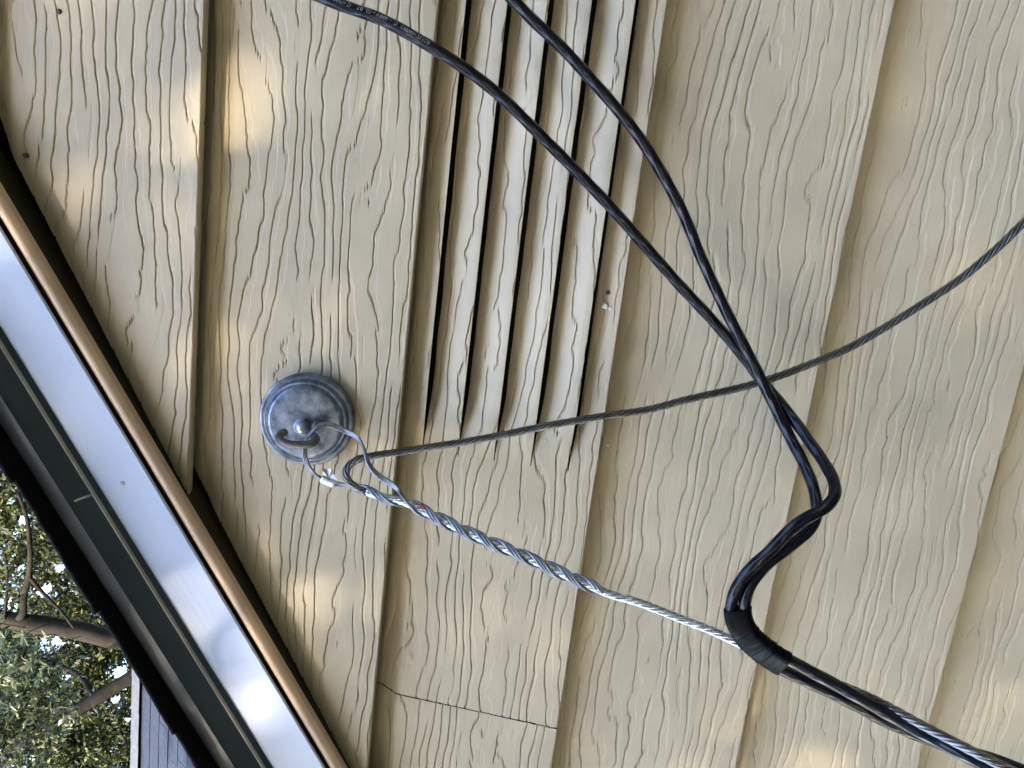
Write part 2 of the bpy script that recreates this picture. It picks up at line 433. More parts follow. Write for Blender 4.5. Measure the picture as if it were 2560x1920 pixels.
rake_piece('soffit_bead', [(nb(.0278) + .001, .0278), (nb(.0278) - .0010, .0284), (nb(.0298) - .0012, .0302), (nb(.0302) + .001, .0302)], M_bead)
rake_piece('drip_edge', [(n_b0 - .0006, .0449), (n_b0 - .0010, .0462), (n_band1 - .0004, .0460), (n_band1 - .0004, .0449)], M_drip)
# roof covering: one shingle after another along the rake, each with a ragged edge
ry = random.Random(3)
u = U0; i = 0
while u < U1:
    ln = .143
    prj = .0615 + ry.uniform(-.0015, .0035); dn = ry.uniform(0, .0012)
    k = 26
    lo, hi_, fr = [], [], []
    rows = []
    for j in range(k + 1):
        uu = u + (ln + .0015) * j / k
        lift = .0038 * (1 - j / k)                       # lower end rides on the course below
        e = prj + .0016 * P2(np.array(uu / .012), np.array(i * 3.3), 5) + .0009 * P2(np.array(uu / .004), np.array(i * 2.1), 6)
        base = RU * uu + np.array([0, 0, CZ])
        n0 = n_sh - .0040 + dn + lift
        rows.append([base + RN * (n_band1 + dn) + np.array([0, .15, 0]), base + RN * (n_band1 + dn) + np.array([0, -.044, 0]), base + RN * n0 + np.array([0, -e + .0012, 0]), base + RN * (n0 + .001) + np.array([0, -e, 0]),
                     base + RN * (n0 + .0035) + np.array([0, -e + .0004, 0]), base + RN * (n0 + .0048) + np.array([0, -e + .0016, 0]), base + RN * (n0 + .0048) + np.array([0, .15, 0])])
    link('shingle', grid_mesh('shingle', np.array(rows, float)), M_shingle, house, smooth=False)
    u += ln; i += 1
# roof deck, both slopes, running back over the house
def slab(sgn):
    pr = [(-2.75, n_band1 - .004), (2.36, n_band1 - .004), (2.36, n_band1 + .020), (-2.75, n_band1 + .020)]
    V = []
    for y in (-.040, 6.3):
        for uu, n in pr:
            p = RU * uu + RN * n + np.array([0, y, CZ]); p[0] = p[0] if sgn > 0 else 2 * APEX_X - p[0]; V.append(p)
    return poly_mesh('roof_deck', V, [(0,1,2,3),(7,6,5,4),(0,4,5,1),(1,5,6,2),(2,6,7,3),(3,7,4,0)])
link('roof_deck', slab(1), M_roofdeck, house, smooth=False)
link('roof_deck', slab(-1), M_roofdeck, house, smooth=False)

# nails: painted heads on the boards, on the rake board and a bent one under the soffit
def nail(px, py, d, r, m, parent=house, label=None, depth=.0012):
    p = at(px, py, d)
    o = link('nail', lathe('nail', [(.0002, depth), (r * .75, depth), (r, depth * .4), (r, -.004)], 10, p), m, parent)
    if label: o['label'] = label
nail(148, 29, -.0135, .0023, M_nail); nail(62, 389, -.0135, .0023, M_nail)
nail(509, 307, -.0105, .0016, M_nail); nail(307, 1208, .023, .0022, mat('nail_paint', (.45, .46, .5), .4))
p0, p1 = np.array(at(187, 1253, .043)), np.array(at(228, 1238, .0345))
link('bent_nail', tube('bent_nail', catmull([p0, (p0 + p1) / 2 + np.array([0, 0, .001]), p1], .003), .0011, 8), M_bead, house)

# ------------------------------------------------------------------ cables
def path(pts, step=.002, sm=30):
    return smooth_path(catmull([at(*p) for p in pts], step), sm)
C1 = path([(120,-330,.03),(480,-150,.045),(850,12,.055),(949,46,.056),(1050,101,.056),(1145,159,.055),(1243,233,.053),(1332,319,.052),(1425,412,.05),(1511,501,.05),(1612,614,.05),(1700,714,.052),(1778,797,.055),(1855,887,.059),(1894,939,.063),(1972,1033,.085),(2023,1103,.108),(2061,1157,.127),(2085,1200,.143),(2092,1229,.152),(2086,1250,.158),(2068,1267,.162),(2045,1281,.164),(2014,1295,.165),(1978,1319,.165),(1930,1374,.165),(1885,1412,.164),(1851,1451,.163),(1831,1492,.163),(1825,1528,.163),(1834,1566,.163),(1858,1602,.162),(1898,1640,.162),(1944,1669,.165),(2033,1711,.175),(2130,1758,.186),(2205,1799,.194),(2290,1836,.205),(2380,1868,.220),(2477,1897,.236),(2560,1928,.250),(2800,2030,.295),(3300,2260,.39),(4300,2700,.52)])
C2 = path([(700,-620,.03),(1020,-280,.045),(1283,0,.05),(1336,54,.05),(1406,120,.05),(1464,183,.05),(1526,253,.05),(1589,330,.051),(1631,393,.052),(1674,467,.053),(1710,537,.055),(1751,640,.060),(1785,714,.064),(1828,803,.069),(1871,885,.074),(1906,955,.078),(1941,1025,.087),(1980,1103,.10),(2011,1161,.115),(2034,1218,.130),(2043,1257,.140),(2043,1300,.148),(2013,1335,.152),(1974,1367,.155),(1938,1392,.157),(1905,1422,.159),(1880,1452,.161),(1865,1486,.164),(1858,1521,.165),(1863,1555,.167),(1879,1582,.169),(1904,1603,.171),(1944,1634,.175),(2011,1670,.182),(2128,1733,.197),(2244,1799,.212),(2330,1846,.225),(2430,1896,.243),(2560,1962,.262),(2800,2078,.305),(3300,2310,.40),(4300,2750,.53)])
RC = .0048
def jacket(th, s): return RC * (1 + .030 * np.cos(6 * (th - 2 * np.pi * s / .16)))
def make_cable(c, label):
    o = empty('power_cable', Vector(c[0])); tag(o, label, 'cable', 'black insulated service cables')
    link('jacket', tube('jacket', c, jacket, 36), M_jacket, o)
    return o
cable_a = make_cable(C1, 'black insulated cable with worn white lettering near its upper end')
cable_b = make_cable(C2, 'plain black insulated cable crossing over the printed cable beside the louvre vent')

# worn lettering printed on the jacket, mapped round the tube
def cable_print(c, s_start, text, size, ang):
    cu_ = bpy.data.curves.new('lettering', 'FONT'); cu_.body = text; cu_.size = size; cu_.resolution_u = 2
    to = bpy.data.objects.new('lettering', cu_); COL.objects.link(to)
    dg = bpy.context.evaluated_depsgraph_get(); me = bpy.data.meshes.new_from_object(to.evaluated_get(dg))
    bpy.data.objects.remove(to)
    import bmesh
    bm = bmesh.new(); bm.from_mesh(me); bmesh.ops.triangulate(bm, faces=bm.faces[:]); bmesh.ops.subdivide_edges(bm, edges=[e for e in bm.edges if e.calc_length() > size * .3], cuts=2); bm.to_mesh(me); bm.free()
    T, N, B = frames(c); s = np.concatenate([[0], np.cumsum(np.linalg.norm(np.diff(c, axis=0), axis=1))])
    for v in me.vertices:
        ss = s_start - v.co.x                          # read from the far end, letters upside down in the photograph
        k = int(np.clip(np.searchsorted(s, ss) - 1, 0, len(c) - 2)); f = (ss - s[k]) / (s[k+1] - s[k])
        cc = c[k] * (1 - f) + c[k+1] * f; nn = N[k] * (1 - f) + N[k+1] * f; bb = B[k] * (1 - f) + B[k+1] * f
        a = ang + v.co.y / RC
        r = RC * 1.034
        v.co = Vector(cc + r * (math.cos(a) * nn + math.sin(a) * bb))
    me.materials.clear()
    return me
sC1 = np.concatenate([[0], np.cumsum(np.linalg.norm(np.diff(C1, axis=0), axis=1))])
ref = np.array(at(1072, 122, .056)); s_ref = sC1[np.argmin(np.linalg.norm(C1 - ref, axis=1))]
link('printed_lettering', cable_print(C1, s_ref, 'SOUTHWIRE  C  - 600V - 40  07    C 600V', .0046, -0.62), M_print, cable_a, smooth=False)

# tape over both cables just past the tight bend
def nearest(c, p): return int(np.argmin(np.linalg.norm(c - np.array(p), axis=1)))
ia, ib = nearest(C1, at(1826, 1520, .163)), nearest(C1, at(1948, 1677, .165))
ja, jb = nearest(C2, at(1858, 1520, .165)), nearest(C2, at(1975, 1651, .178))
n = 130
ca = np.stack([np.interp(np.linspace(ia, ib, n), np.arange(len(C1)), C1[:, k]) for k in range(3)], 1)
cb = np.stack([np.interp(np.linspace(ja, jb, n), np.arange(len(C2)), C2[:, k]) for k in range(3)], 1)
rows = []
for i in range(n):
    a, b = ca[i], cb[i]; mid = (a + b) / 2; ax = b - a; hl = np.linalg.norm(ax) / 2; ax = ax / (2 * hl)
    T = (ca[min(i+1, n-1)] + cb[min(i+1, n-1)] - ca[max(i-1, 0)] - cb[max(i-1, 0)]); T /= np.linalg.norm(T)
    nn = np.cross(T, ax); nn /= np.linalg.norm(nn)
    t = i / (n - 1)
    r = RC * 1.03 + .0010 + .0006 * float(P2(t * 30, 0.3, 4)) * (sst(.25, .45, np.array(t)) - sst(.80, .86, np.array(t))) + (.0002 if t > .93 else 0)
    ring = []
    for th in np.linspace(0, 2 * np.pi, 32, endpoint=False):
        cx = math.cos(th); off = hl * (1 if cx > 0 else -1) * min(1, abs(cx) * 2.2)
        rr = r + .00045 * float(P2(t * 34 + cx * .6, th * .5, 9)) * float(sst(.2, .4, np.array(t)) - sst(.78, .84, np.array(t)))
        ring.append(mid + ax * (off + rr * cx) + nn * rr * math.sin(th))
    rows.append(ring)
rows = np.array(rows); m0 = rows[0].mean(0); m1 = rows[-1].mean(0)
rows = np.concatenate([[m0 + (rows[0] - m0) * .86], rows, [m1 + (rows[-1] - m1) * .86]], 0)
tp = empty('tape_wrap', Vector(m0)); tag(tp, 'wrinkled black electrical tape binding the two cables past their tight bend', 'tape')
link('tape_sleeve', grid_mesh('tape_sleeve', rows, closed=True), M_tape, tp)
k0 = int(n * .93)
tail = rows[k0:k0 + 8]; tm = tail.mean(1, keepdims=True)
link('tape_end', grid_mesh('tape_end', tm + (tail - tm) * 1.006, closed=True), M_tape, tp)

# ------------------------------------------------------------------ bare neutral wire
NW = path([(3200,80,.10),(2860,340,.075),(2560,556,.062),(2509,606,.06),(2400,698,.056),(2306,760,.053),(2205,823,.050),(2128,867,.048),(2042,904,.046),(1933,945,.044),(1855,968,.043),(1700,1003,.042),(1628,1023,.041),(1511,1040,.040),(1394,1060,.040),(1316,1075,.039),(1239,1091,.039),(1161,1105,.039),(1083,1117,.039),(1005,1129,.040),(933,1139,.042),(897,1147,.043),(873,1160,.044),(862,1178,.046),(864,1196,.048),(878,1211,.050),(904,1225,.053),(933,1236,.056),(1000,1251,.062),(1050,1273,.067),(1126,1311,.075),(1202,1346,.083),(1278,1377,.090),(1354,1410,.097),(1430,1445,.104),(1496,1473,.109),(1531,1488,.112),(1589,1503,.117),(1705,1548,.127),(1778,1576,.134),(1828,1599,.140),(1950,1660,.153),(2089,1708,.178),(2186,1749,.198),(2322,1822,.226),(2439,1882,.250),(2560,1942,.270),(2800,2058,.31),(3300,2292,.405),(4300,2730,.535)], sm=14)
RNW = .0036
nw = empty('bare_wire', Vector(NW[0])); tag(nw, 'bare stranded aluminium wire looping back below the wall hook', 'wire')
isp = nearest(NW, at(915, 1229, .054)); isq = nearest(NW, at(1950, 1660, .153))
for a, b, m in ((0, isp + 1, M_alu_old_shade), (isp, isq + 1, M_alu), (isq, len(NW), M_alu_old_shade)):       # dull tail, bright tensioned run; the outgoing end's shade is painted with dull metal
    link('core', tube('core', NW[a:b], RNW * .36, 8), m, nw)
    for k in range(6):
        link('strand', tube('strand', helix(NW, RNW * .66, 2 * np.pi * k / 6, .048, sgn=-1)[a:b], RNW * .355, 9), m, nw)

# ------------------------------------------------------------------ dead-end grip of galvanised wires
gi0, gi1 = nearest(NW, at(885, 1214, .051)), nearest(NW, at(1527, 1487, .1115))
sec = NW[gi0:gi1]
ss = np.concatenate([[0], np.cumsum(np.linalg.norm(np.diff(sec, axis=0), axis=1))])
grip = empty('wire_grip', Vector(sec[0])); tag(grip, 'galvanised wires twisted round the bare wire and hung on the hook', 'wire grip')
RW = .0013
PITCH = .054; RH = RNW + RW * .95
a_end = None
hookwrap = [(838,1066,.040),(813,1060,.043),(789,1071,.046),(772,1086,.047),(763,1097,.049)]
legA = [(763,1101,.0495),(789,1071,.047),(813,1060,.044),(837,1066,.042),(861,1077,.042),(890,1090,.046),(904,1107,.051),(912,1129,.056),(921,1158,.060),(938,1182,.062),(965,1201,.064),(991,1218,.068)]
legB = [(763,1101,.0495),(761,1122,.051),(762,1141,.050),(769,1163,.048),(784,1182,.047),(803,1196,.047),(822,1206,.047),(849,1212,.048),(873,1214,.0485)]
Ts, Ns, Bs = frames(sec)
iA = nearest(sec, at(1012, 1256, .063))
wA = np.array(at(*legA[-1])) - sec[iA]
PH = math.atan2(wA @ Bs[iA], wA @ Ns[iA]) + .5 - 2 * np.pi * ss[iA] / PITCH          # phase that lets the upper leg run on smoothly
def grip_leg(leg, k, i0, phase, end_cut, off):
    """one wire of one leg: approach path, then helix round the bare wire from the join point on"""
    hel = helix(sec, RH, PH + phase + k, PITCH, sgn=1)
    hel = hel[i0:][(ss < ss[-1] - end_cut)[i0:]]
    A = catmull([at(*p) for p in leg], .0015)
    T, N, B = frames(A); sa = np.linspace(0, 1, len(A))
    w = off * RW * 1.02
    A = A + w * (np.cos(sa * 5)[:, None] * N + np.sin(sa * 5)[:, None] * B)
    return smooth_path(catmull(list(A[::6]) + [A[-1]] + list(hel[::3]), .0014), 3)
hB = helix(sec, RH, PH + math.pi, PITCH, sgn=1)
lo, hi_ = nearest(sec, at(890, 1217, .052)), nearest(sec, at(960, 1240, .06))
iB = lo + int(np.argmin(np.linalg.norm(hB[lo:hi_] - np.array(at(*legB[-1])), axis=1)))
for leg, i0, ph in ((legA, iA + 7, 0), (legB, iB + 4, math.pi)):
    for k, off in ((-.52, -1), (0, 0), (.52, 1)):
        c = grip_leg(leg, k, i0, ph, .0015 + .0025 * (off + 1), off)
        link('grip_wire', tube('grip_wire', c, RW, 8), M_galwire, grip)
pr = at(1036, 1279, .0745)
cR = c; i0 = nearest(cR, pr)
link('red_mark', tube('red_mark', cR[max(0, i0 - 2):i0 + 4], RW * 1.08, 8), M_red, grip)

# crimped tag on the lower leg
clip = empty('crimp_tag', at(822, 1206, .047)); tag(clip, 'small crumpled pale metal tag crimped on the thin wire below the hook', 'metal tag')
cp = [at(803, 1196, .047), at(838, 1211, .0475)]
ax = (cp[1] - cp[0]).normalized(); sd_ = Vector((0, -1, 0)); sd_ = (sd_ - ax * sd_.dot(ax)).normalized(); bt = ax.cross(sd_)
def clip_sleeve():
    r = []
    for t in np.linspace(0, 1, 6):
        base = cp[0].lerp(cp[1], t)
        r.append([base + sd_ * (.0026 * c * (1 + .08 * math.sin(7 * t))) + bt * (.0033 * s) for c, s in ((1,.85),(1,-.85),(.8,-1),(-.8,-1),(-1,-.8),(-1,.8),(-.8,1),(.8,1))])
    r = np.array(r); a = r[0].mean(0); b = r[-1].mean(0)
    return grid_mesh('sleeve', np.concatenate([[a + (r[0] - a) * .7], r, [b + (r[-1] - b) * .7]], 0), closed=True)
link('sleeve', clip_sleeve(), M_clip, clip, smooth=False)
fan_px = [(806,1188),(806,1176),(811,1171),(820,1169),(829,1173),(833,1184),(848,1203),(840,1210)]
V = [np.array(at(822, 1194, .0475))] + [np.array(at(x, y, .050 + .003 * math.sin(i * 2.1))) for i, (x, y) in enumerate(fan_px)]
V2 = [v + np.array([0, .0007, 0]) for v in V]
nF = len(fan_px); F = [(0, i, i + 1) for i in range(1, nF)] + [(nF + 1, nF + 2 + i, nF + 1 + i) for i in range(1, nF)] + [(i, i + nF + 1, i + nF + 2, i + 1) for i in range(1, nF)]
link('flap', poly_mesh('flap', V + V2, F), M_clip, clip, smooth=False)

# ------------------------------------------------------------------ wall hook with its round plate
pc = np.array(at(767, 1050, .004))
hk = empty('wall_hook', Vector(pc)); tag(hk, 'round galvanised wall plate with a bent steel hook screwed to the tan siding', 'wall hook')
Rr = .0455
prof = [(Rr, -.008), (Rr, .0004), (Rr - .0006, .0011), (Rr - .0036, .0013), (Rr - .0044, .0009), (Rr - .0050, .0014), (Rr - .0056, .0048), (Rr - .0064, .0062), (Rr - .0074, .0064),
        (Rr - .0082, .0056), (Rr - .0090, .0062), (Rr - .0098, .0082), (Rr - .0112, .0092), (Rr - .0130, .0095), (.027, .0099), (.016, .0104), (.007, .0107), (.0002, .0108)]
link('plate', lathe('plate', prof, 96, pc), M_gal, hk)
# small round stamped mark on the plate
cm = np.array(at(823, 1022, .0141))
link('stamped_ring', tube('stamped_ring', np.array([cm + np.array([.0098 * math.cos(t), 0, .0098 * math.sin(t)]) for t in np.linspace(.9, 4.9, 40)]), .00045, 6), M_gal, hk)
boss = [(.0002, .0088), (.0062, .0088), (.0062, .012), (.0056, .0165), (.0048, .018), (.0046, .020)]
link('boss', lathe('boss', [(.0088, .0095)] + [(.0086, .0125), (.0080, .0150), (.0062, .0180), (.0050, .0205)] + [(.0002, .0222)], 9, np.array(at(764, 1058, .004))), M_boss, hk)
HK = catmull([at(*p) for p in [(764,1056,.016),(766,1064,.024),(770,1076,.033),(777,1087,.043),(786,1092,.050),(791,1098,.056),(787,1106,.060),(774,1110,.062),(757,1112,.063),(737,1112,.063),(716,1109,.062),(702,1102,.059),(697,1093,.055),(702,1085,.050),(713,1080,.045)]], .001)
link('hook', tube('hook', smooth_path(HK, 8), .0036, 20, round_end=.0016), M_hook, hk)

# ------------------------------------------------------------------ flecks of caulk and grit stuck to the siding
def lump(name, px, py, d, r, m, label, cat, seed, group=None, sx=1, sz=1):
    p = np.array(at(px, py, d)); rr = np.random.default_rng(seed)
    th = np.linspace(0, 2 * np.pi, 9, endpoint=False); jit = rr.uniform(.65, 1.25, 9)
    prof = [(1.0, -.5), (1.0, 0.0), (.75, .55), (.35, .75), (.02, .8)]
    P = np.array([[p + np.array([sx * r * f * j * math.cos(t), -r * .8 * h, sz * r * f * j * math.sin(t)]) for t, j in zip(th, jit)] for f, h in prof])
    o = link(name, grid_mesh(name, P, closed=True), m, smooth=False); tag(o, label, cat, group)
    return o
lump('caulk_fleck', 1513, 765, -.0035, .0032, M_fleck, 'largest white fleck of dried caulk on the lowest louvre slat', 'fleck', 1, 'flecks stuck to the siding')
lump('caulk_fleck', 1527, 771, -.0030, .0021, M_fleck, 'smaller white fleck touching the largest one on the lowest slat', 'fleck', 2, 'flecks stuck to the siding')
lump('caulk_fleck', 1364, 1101, .0025, .0016, M_fleck, 'tiny pale fleck on the slat just below the bare wire', 'fleck', 3, 'flecks stuck to the siding')
lump('caulk_fleck', 1520, 1115, -.0150, .0015, M_fleck, 'tiny pale fleck under the vented board below the bare wire', 'fleck', 4, 'flecks stuck to the siding')
lump('caulk_fleck', 1526, 955, -.0140, .0022, M_fleck, 'thin pale sliver on the lap edge above the bare wire', 'fleck', 5, 'flecks stuck to the siding', 1.0, .3)
lump('grit_speck', 1520, 731, -.0045, .0021, M_grit, 'dark speck of grit just above the largest white fleck', 'speck', 6, 'flecks stuck to the siding')

# ------------------------------------------------------------------ neighbour's house
nh0 = at(330, 1705, -5.4)
NY, NZ = nh0.y, nh0.z
nh = empty('neighbour_house', (-7, NY, 0)); tag(nh, 'neighbouring house whose blue grey shingled roof shows past the eave', 'house')
RX0, RX1 = -11.0, -2.75
pit = math.radians(50)
down = np.array([0, -math.cos(pit), -math.sin(pit)]); outn = np.array([0, -math.sin(pit), math.cos(pit)])
rl = random.Random(8)
SLEN = 2.6
core = [(RX0, NY, NZ - .03), (RX1, NY, NZ - .03)]
e = down * SLEN
V = [np.array([x, NY, NZ - .03]) for x in (RX0, RX1)] + [np.array([x, NY, NZ - .03]) + e for x in (RX0, RX1)] + [np.array([x, NY, NZ - .03]) + e * np.array([1, -1, 1]) for x in (RX0, RX1)]
roof = link('roof', poly_mesh('roof', V, [(0,1,3,2),(1,0,4,5),(0,2,4),(1,5,3)]), M_nroof, nh, smooth=False)
ez = float(V[2][2])
link('wall', box_mesh('wall', (RX0 + .3, NY - abs(e[1]) + .3, -.1), (RX1 - .3, NY + abs(e[1]) - .3, ez + .05)), M_nwall, nh, smooth=False)
shing = {}
def shingle_mesh(w):
    key = round(w, 2)
    if key not in shing:
        a = np.array([0, 0, 0]); L_ = .20; t = .009
        V = []
        for x in (0.0015, key - .0015):
            V += [np.array([x, 0, 0]) + outn * .004, np.array([x, 0, 0]) + down * L_ + outn * .004, np.array([x, 0, 0]) + down * L_ + outn * (.006 + t), np.array([x, 0, 0]) + outn * .007]
        me = poly_mesh('shingle', V, [(0,1,2,3),(7,6,5,4),(0,4,5,1),(1,5,6,2),(2,6,7,3),(3,7,4,0)]); me.materials.append(M_nroof); shing[key] = me
    return shing[key]
cnt = 0
off = nh.location
for cidx in range(15):
    x = -6.6 + rl.uniform(0, .3)
    while x < RX1 - .35 and cnt < 290:
        w = rl.choice([.24, .30, .36])
        o = bpy.data.objects.new('shingle', shingle_mesh(w)); COL.objects.link(o); o.parent = roof
        p = np.array([x, NY, NZ - .03]) + down * (.10 + .155 * cidx) + outn * rl.uniform(0, .004)
        o.location = Vector(p); cnt += 1
        x += w
for k in range(26):
    x = RX0 + .32 * k
    V = []
    for xx, lf in ((x, .004), (x + .34, .0)):
        for dy, dz in ((-.13, -.135), (-.05, -.035), (0, -.012), (.05, -.035), (.13, -.135)):
            V.append((xx, NY + dy, NZ + dz + .012 + lf))
    link('ridge_cap', poly_mesh('ridge_cap', V, [(i, i + 1, i + 6, i + 5) for i in range(4)]), M_ncap, nh, smooth=False)

# ------------------------------------------------------------------ trees
def leaves(centres, size, seed, aspect=.45, flat=0.):
    """one small folded leaf (4 triangles as 2 quads) per centre"""
    r = np.random.default_rng(seed); n = len(centres)
    a = r.normal(size=(n, 3)); a /= np.linalg.norm(a, axis=1)[:, None]
    b = r.normal(size=(n, 3)); b[:, 2] += flat; b -= a * (b * a).sum(1)[:, None]; b /= np.linalg.norm(b, axis=1)[:, None]
    c = np.cross(a, b)
    L = (size * r.uniform(.6, 1.35, n))[:, None]; W = L * aspect
    p0 = centres - a * L * .5; p1 = centres + b * W * .5 + c * L * .06; p2 = centres + a * L * .5; p3 = centres - b * W * .5 + c * L * .06
    V = np.stack([p0, p1, p2, p3], 1).reshape(-1, 3)
    Q = np.arange(4 * n).reshape(n, 4)
    return raw_mesh(bpy.data.meshes.new('crown'), V, Q)

def clumpy(n, c, rad, seed, k=60, spread=.28):
    """points in clumps spread through an ellipsoid"""
    r = np.random.default_rng(seed)
    u_ = r.normal(size=(k, 3)); u_ /= np.linalg.norm(u_, axis=1)[:, None]; u_ *= (r.uniform(0.1, 1, k) ** .45)[:, None]
    cc = np.array(c) + u_ * np.array(rad)
    sz = r.uniform(.5, 1.3, k)
    i = r.integers(0, k, n)
    return cc[i] + r.normal(size=(n, 3)) * (sz[i] * spread * min(rad))[:, None]

def open_rays(P, rays, rad):
    """leave gaps in a crown along given lines (origin, direction, radius)"""
    keep = np.ones(len(P), bool)
    for o_, d_, r_ in rays:
        o_ = np.array(o_); d_ = np.array(d_) / np.linalg.norm(d_)
        w = P - o_; t = w @ d_
        keep &= np.linalg.norm(w - t[:, None] * d_, axis=1) > r_
    return P[keep]

def limb(name, pts, r0, r1, m, parent, step=.08, sides=10, sd=1):
    c = catmull(pts, step); t = np.linspace(0, 1, len(c))
    R = (r0 + (r1 - r0) * t)
    f = lambda th, s: R[:, None] * (1 + .10 * P2(th * 2 / 1.0 + 0 * s, s / .25, sd) + .06 * P2(np.cos(th) * 2 + 0 * s, s / .08, sd + 1))
    return link(name, tube(name, c, f, sides, up=(.3, -1, .2)), m, parent)

camP = np.array([0, -CAMD, CZ])
def ray(px, py, r): 
    v = np.array(at(px, py, 0)) - camP
    return (camP, v, r)

# tree 1: the grey trunk behind the roof edge with its spreading limbs and olive crown
Y1 = -8.2
b1 = at(300, 1600, Y1)
t1 = empty('olive_tree', (b1.x + .1, b1.y, 0)); tag(t1, 'tall tree with a thick grey trunk rising past the roof edge', 'tree', 'trees behind the house')
limb('trunk', [(b1.x + .12, b1.y, -.1), (b1.x + .08, b1.y, 3.0), b1, at(200, 1578, Y1), at(110, 1563, Y1), at(10, 1548, Y1), at(-140, 1520, Y1)], .17, .10, M_bark, t1)
limb('branch', [at(44, 1552, Y1), at(58, 1530, Y1 + .1), at(60, 1490, Y1 + .15), at(72, 1440, Y1 + .2), at(75, 1370, Y1 + .3), at(66, 1290, Y1 + .3), at(45, 1230, Y1 + .3)], .045, .02, M_bark, t1, sd=5)
limb('branch', [at(72, 1440, Y1 + .2), at(110, 1485, Y1 + .2), at(150, 1525, Y1 + .2), at(185, 1570, Y1 + .3)], .026, .014, M_bark, t1, sd=7)
limb('branch', [at(10, 1560, Y1 + .1), at(16, 1500, Y1), at(18, 1440, Y1), at(12, 1380, Y1)], .022, .012, M_bark, t1, sd=9)
c1 = np.array(at(90, 1330, Y1)) + np.array([.3, .6, .3])
P = np.concatenate([clumpy(32000, c1, (1.9, .9, 1.5), 11, k=150, spread=.22), clumpy(6000, np.array(at(60, 1640, Y1 - .7)), (1.3, .5, 1.6), 12, k=50, spread=.3)])
P = open_rays(P, [ray(108, 1480, .07), ray(150, 1420, .05), ray(55, 1420, .05), ray(140, 1605, .06), ray(118, 1470, .06), ray(30, 1250, .05), ray(60, 1300, .06)], 0)
link('crown', leaves(P, .075, 13), M_leaf_oak, t1, smooth=False)

# tree 2: dark leaning trunk, green crown further back
Y2 = -7.0
b2 = at(345, 1682, Y2); tp2 = at(60, 1858, Y2)
dirv = (b2 - tp2).normalized(); foot = b2 + dirv * (b2.z / -dirv.z if dirv.z < 0 else 3)
t2 = empty('leaning_tree', (foot.x, foot.y, 0)); tag(t2, 'dark leaning tree whose limb slants across the green foliage', 'tree', 'trees behind the house')
limb('trunk', [foot, b2 + dirv * 1.2, b2, at(250, 1740, Y2), at(150, 1800, Y2), tp2, tp2 - dirv * .5], .12, .06, M_darkbark, t2, sd=3)
limb('branch', [at(95, 1838, Y2), at(60, 1835, Y2 + .1), at(20, 1815, Y2 + .1), at(-30, 1790, Y2 + .2)], .035, .012, M_bark, t2, sd=4)
limb('branch', [at(240, 1748, Y2), at(200, 1690, Y2 - .2), at(150, 1665, Y2 - .4)], .04, .02, M_darkbark, t2, sd=6)
P = np.concatenate([clumpy(32000, np.array(at(200, 1760, -9.2)), (1.8, .7, 1.6), 21, k=110, spread=.22), clumpy(5000, np.array(at(230, 1830, -8.7)), (.9, .4, .7), 22, k=40, spread=.3), clumpy(5000, np.array(at(160, 1930, -9.0)), (1.2, .4, 1.0), 26, k=40, spread=.3)])
P = open_rays(P, [ray(300, 1682, .09), ray(165, 1692, .06), ray(288, 1750, .05), ray(320, 1800, .04), ray(120, 1790, .04), ray(130, 1605, .16)], 0)
link('crown', leaves(P, .07, 23), M_leaf_far, t2, smooth=False)

# tree 3: broad dark tree far behind
b3 = at(150, 1500, -15)
t3 = empty('background_tree', (b3.x, b3.y, 0)); tag(t3, 'dim bushy tree furthest back filling gaps between the others', 'tree', 'trees behind the house')
limb('trunk', [(b3.x, b3.y, -.1), (b3.x + .1, b3.y, 4), (b3.x - .1, b3.y, b3.z + 1)], .22, .08, M_darkbark, t3, sd=8)
P = clumpy(36000, np.array(b3) + np.array([-.3, 0, -.2]), (3.6, 1.2, 3.4), 31, k=110, spread=.16)
P = open_rays(P, [ray(108, 1480, .3), ray(150, 1420, .14), ray(140, 1605, .32), ray(300, 1682, .3), ray(165, 1692, .2), ray(118, 1470, .2), ray(288, 1750, .14), ray(60, 1300, .15), ray(320, 1800, .12)], 0)
link('crown', leaves(P, .12, 33), M_leaf_far, t3, smooth=False)

# tree 4: near glossy-leaved evergreen; rosettes of long leaves, the ones in view single leaves
Y4 = -4.2
b4 = at(120, 1760, Y4)
t4 = empty('glossy_evergreen', (b4.x - 1.1, b4.y + .1, 0)); tag(t4, 'near evergreen with rosettes of long glossy leaves', 'tree', 'trees behind the house')
limb('trunk', [(b4.x - 1.1, b4.y + .15, -.1), (b4.x - 1.15, b4.y + .15, 3.0), (b4.x - 1.1, b4.y + .1, b4.z), (b4.x - 1.2, b4.y, b4.z + .7)], .07, .025, M_bark, t4, sd=12)
lv = []
def leaf_mesh(k):
    r = np.random.default_rng(100 + k); L_ = 1.0; w = r.uniform(.13, .18); dr = r.uniform(.1, .3)
    st = [(0, .02), (.3, .55), (.65, 1), (.9, .7), (1, .05)]
    V = []
    for t, wd in st:
        z = -dr * t * t
        V += [(t, -w * wd, z + .04 * wd), (t, 0, z), (t, w * wd, z + .04 * wd)]
    F = []
    for i in range(4):
        for j in range(2): F.append((3*i+j, 3*i+j+1, 3*i+4+j, 3*i+3+j))
    me = poly_mesh('leaf', V, F); me.materials.append(M_leaf_gloss); return me
LM = [leaf_mesh(k) for k in range(5)]
rr = np.random.default_rng(44)
spots = [(20,1600),(60,1585),(90,1640),(40,1660),(110,1690),(70,1700),(20,1720),(95,1745),(50,1770),(15,1800),(80,1790),(30,1850),(65,1590),(5,1560),(115,1655),(100,1700),(60,1740),(130,1610),(10,1660),(85,1770),(20,1900),(60,1890),(35,1700),(75,1660)]
leafcount = 0
stuffP = []
offs = t4.location
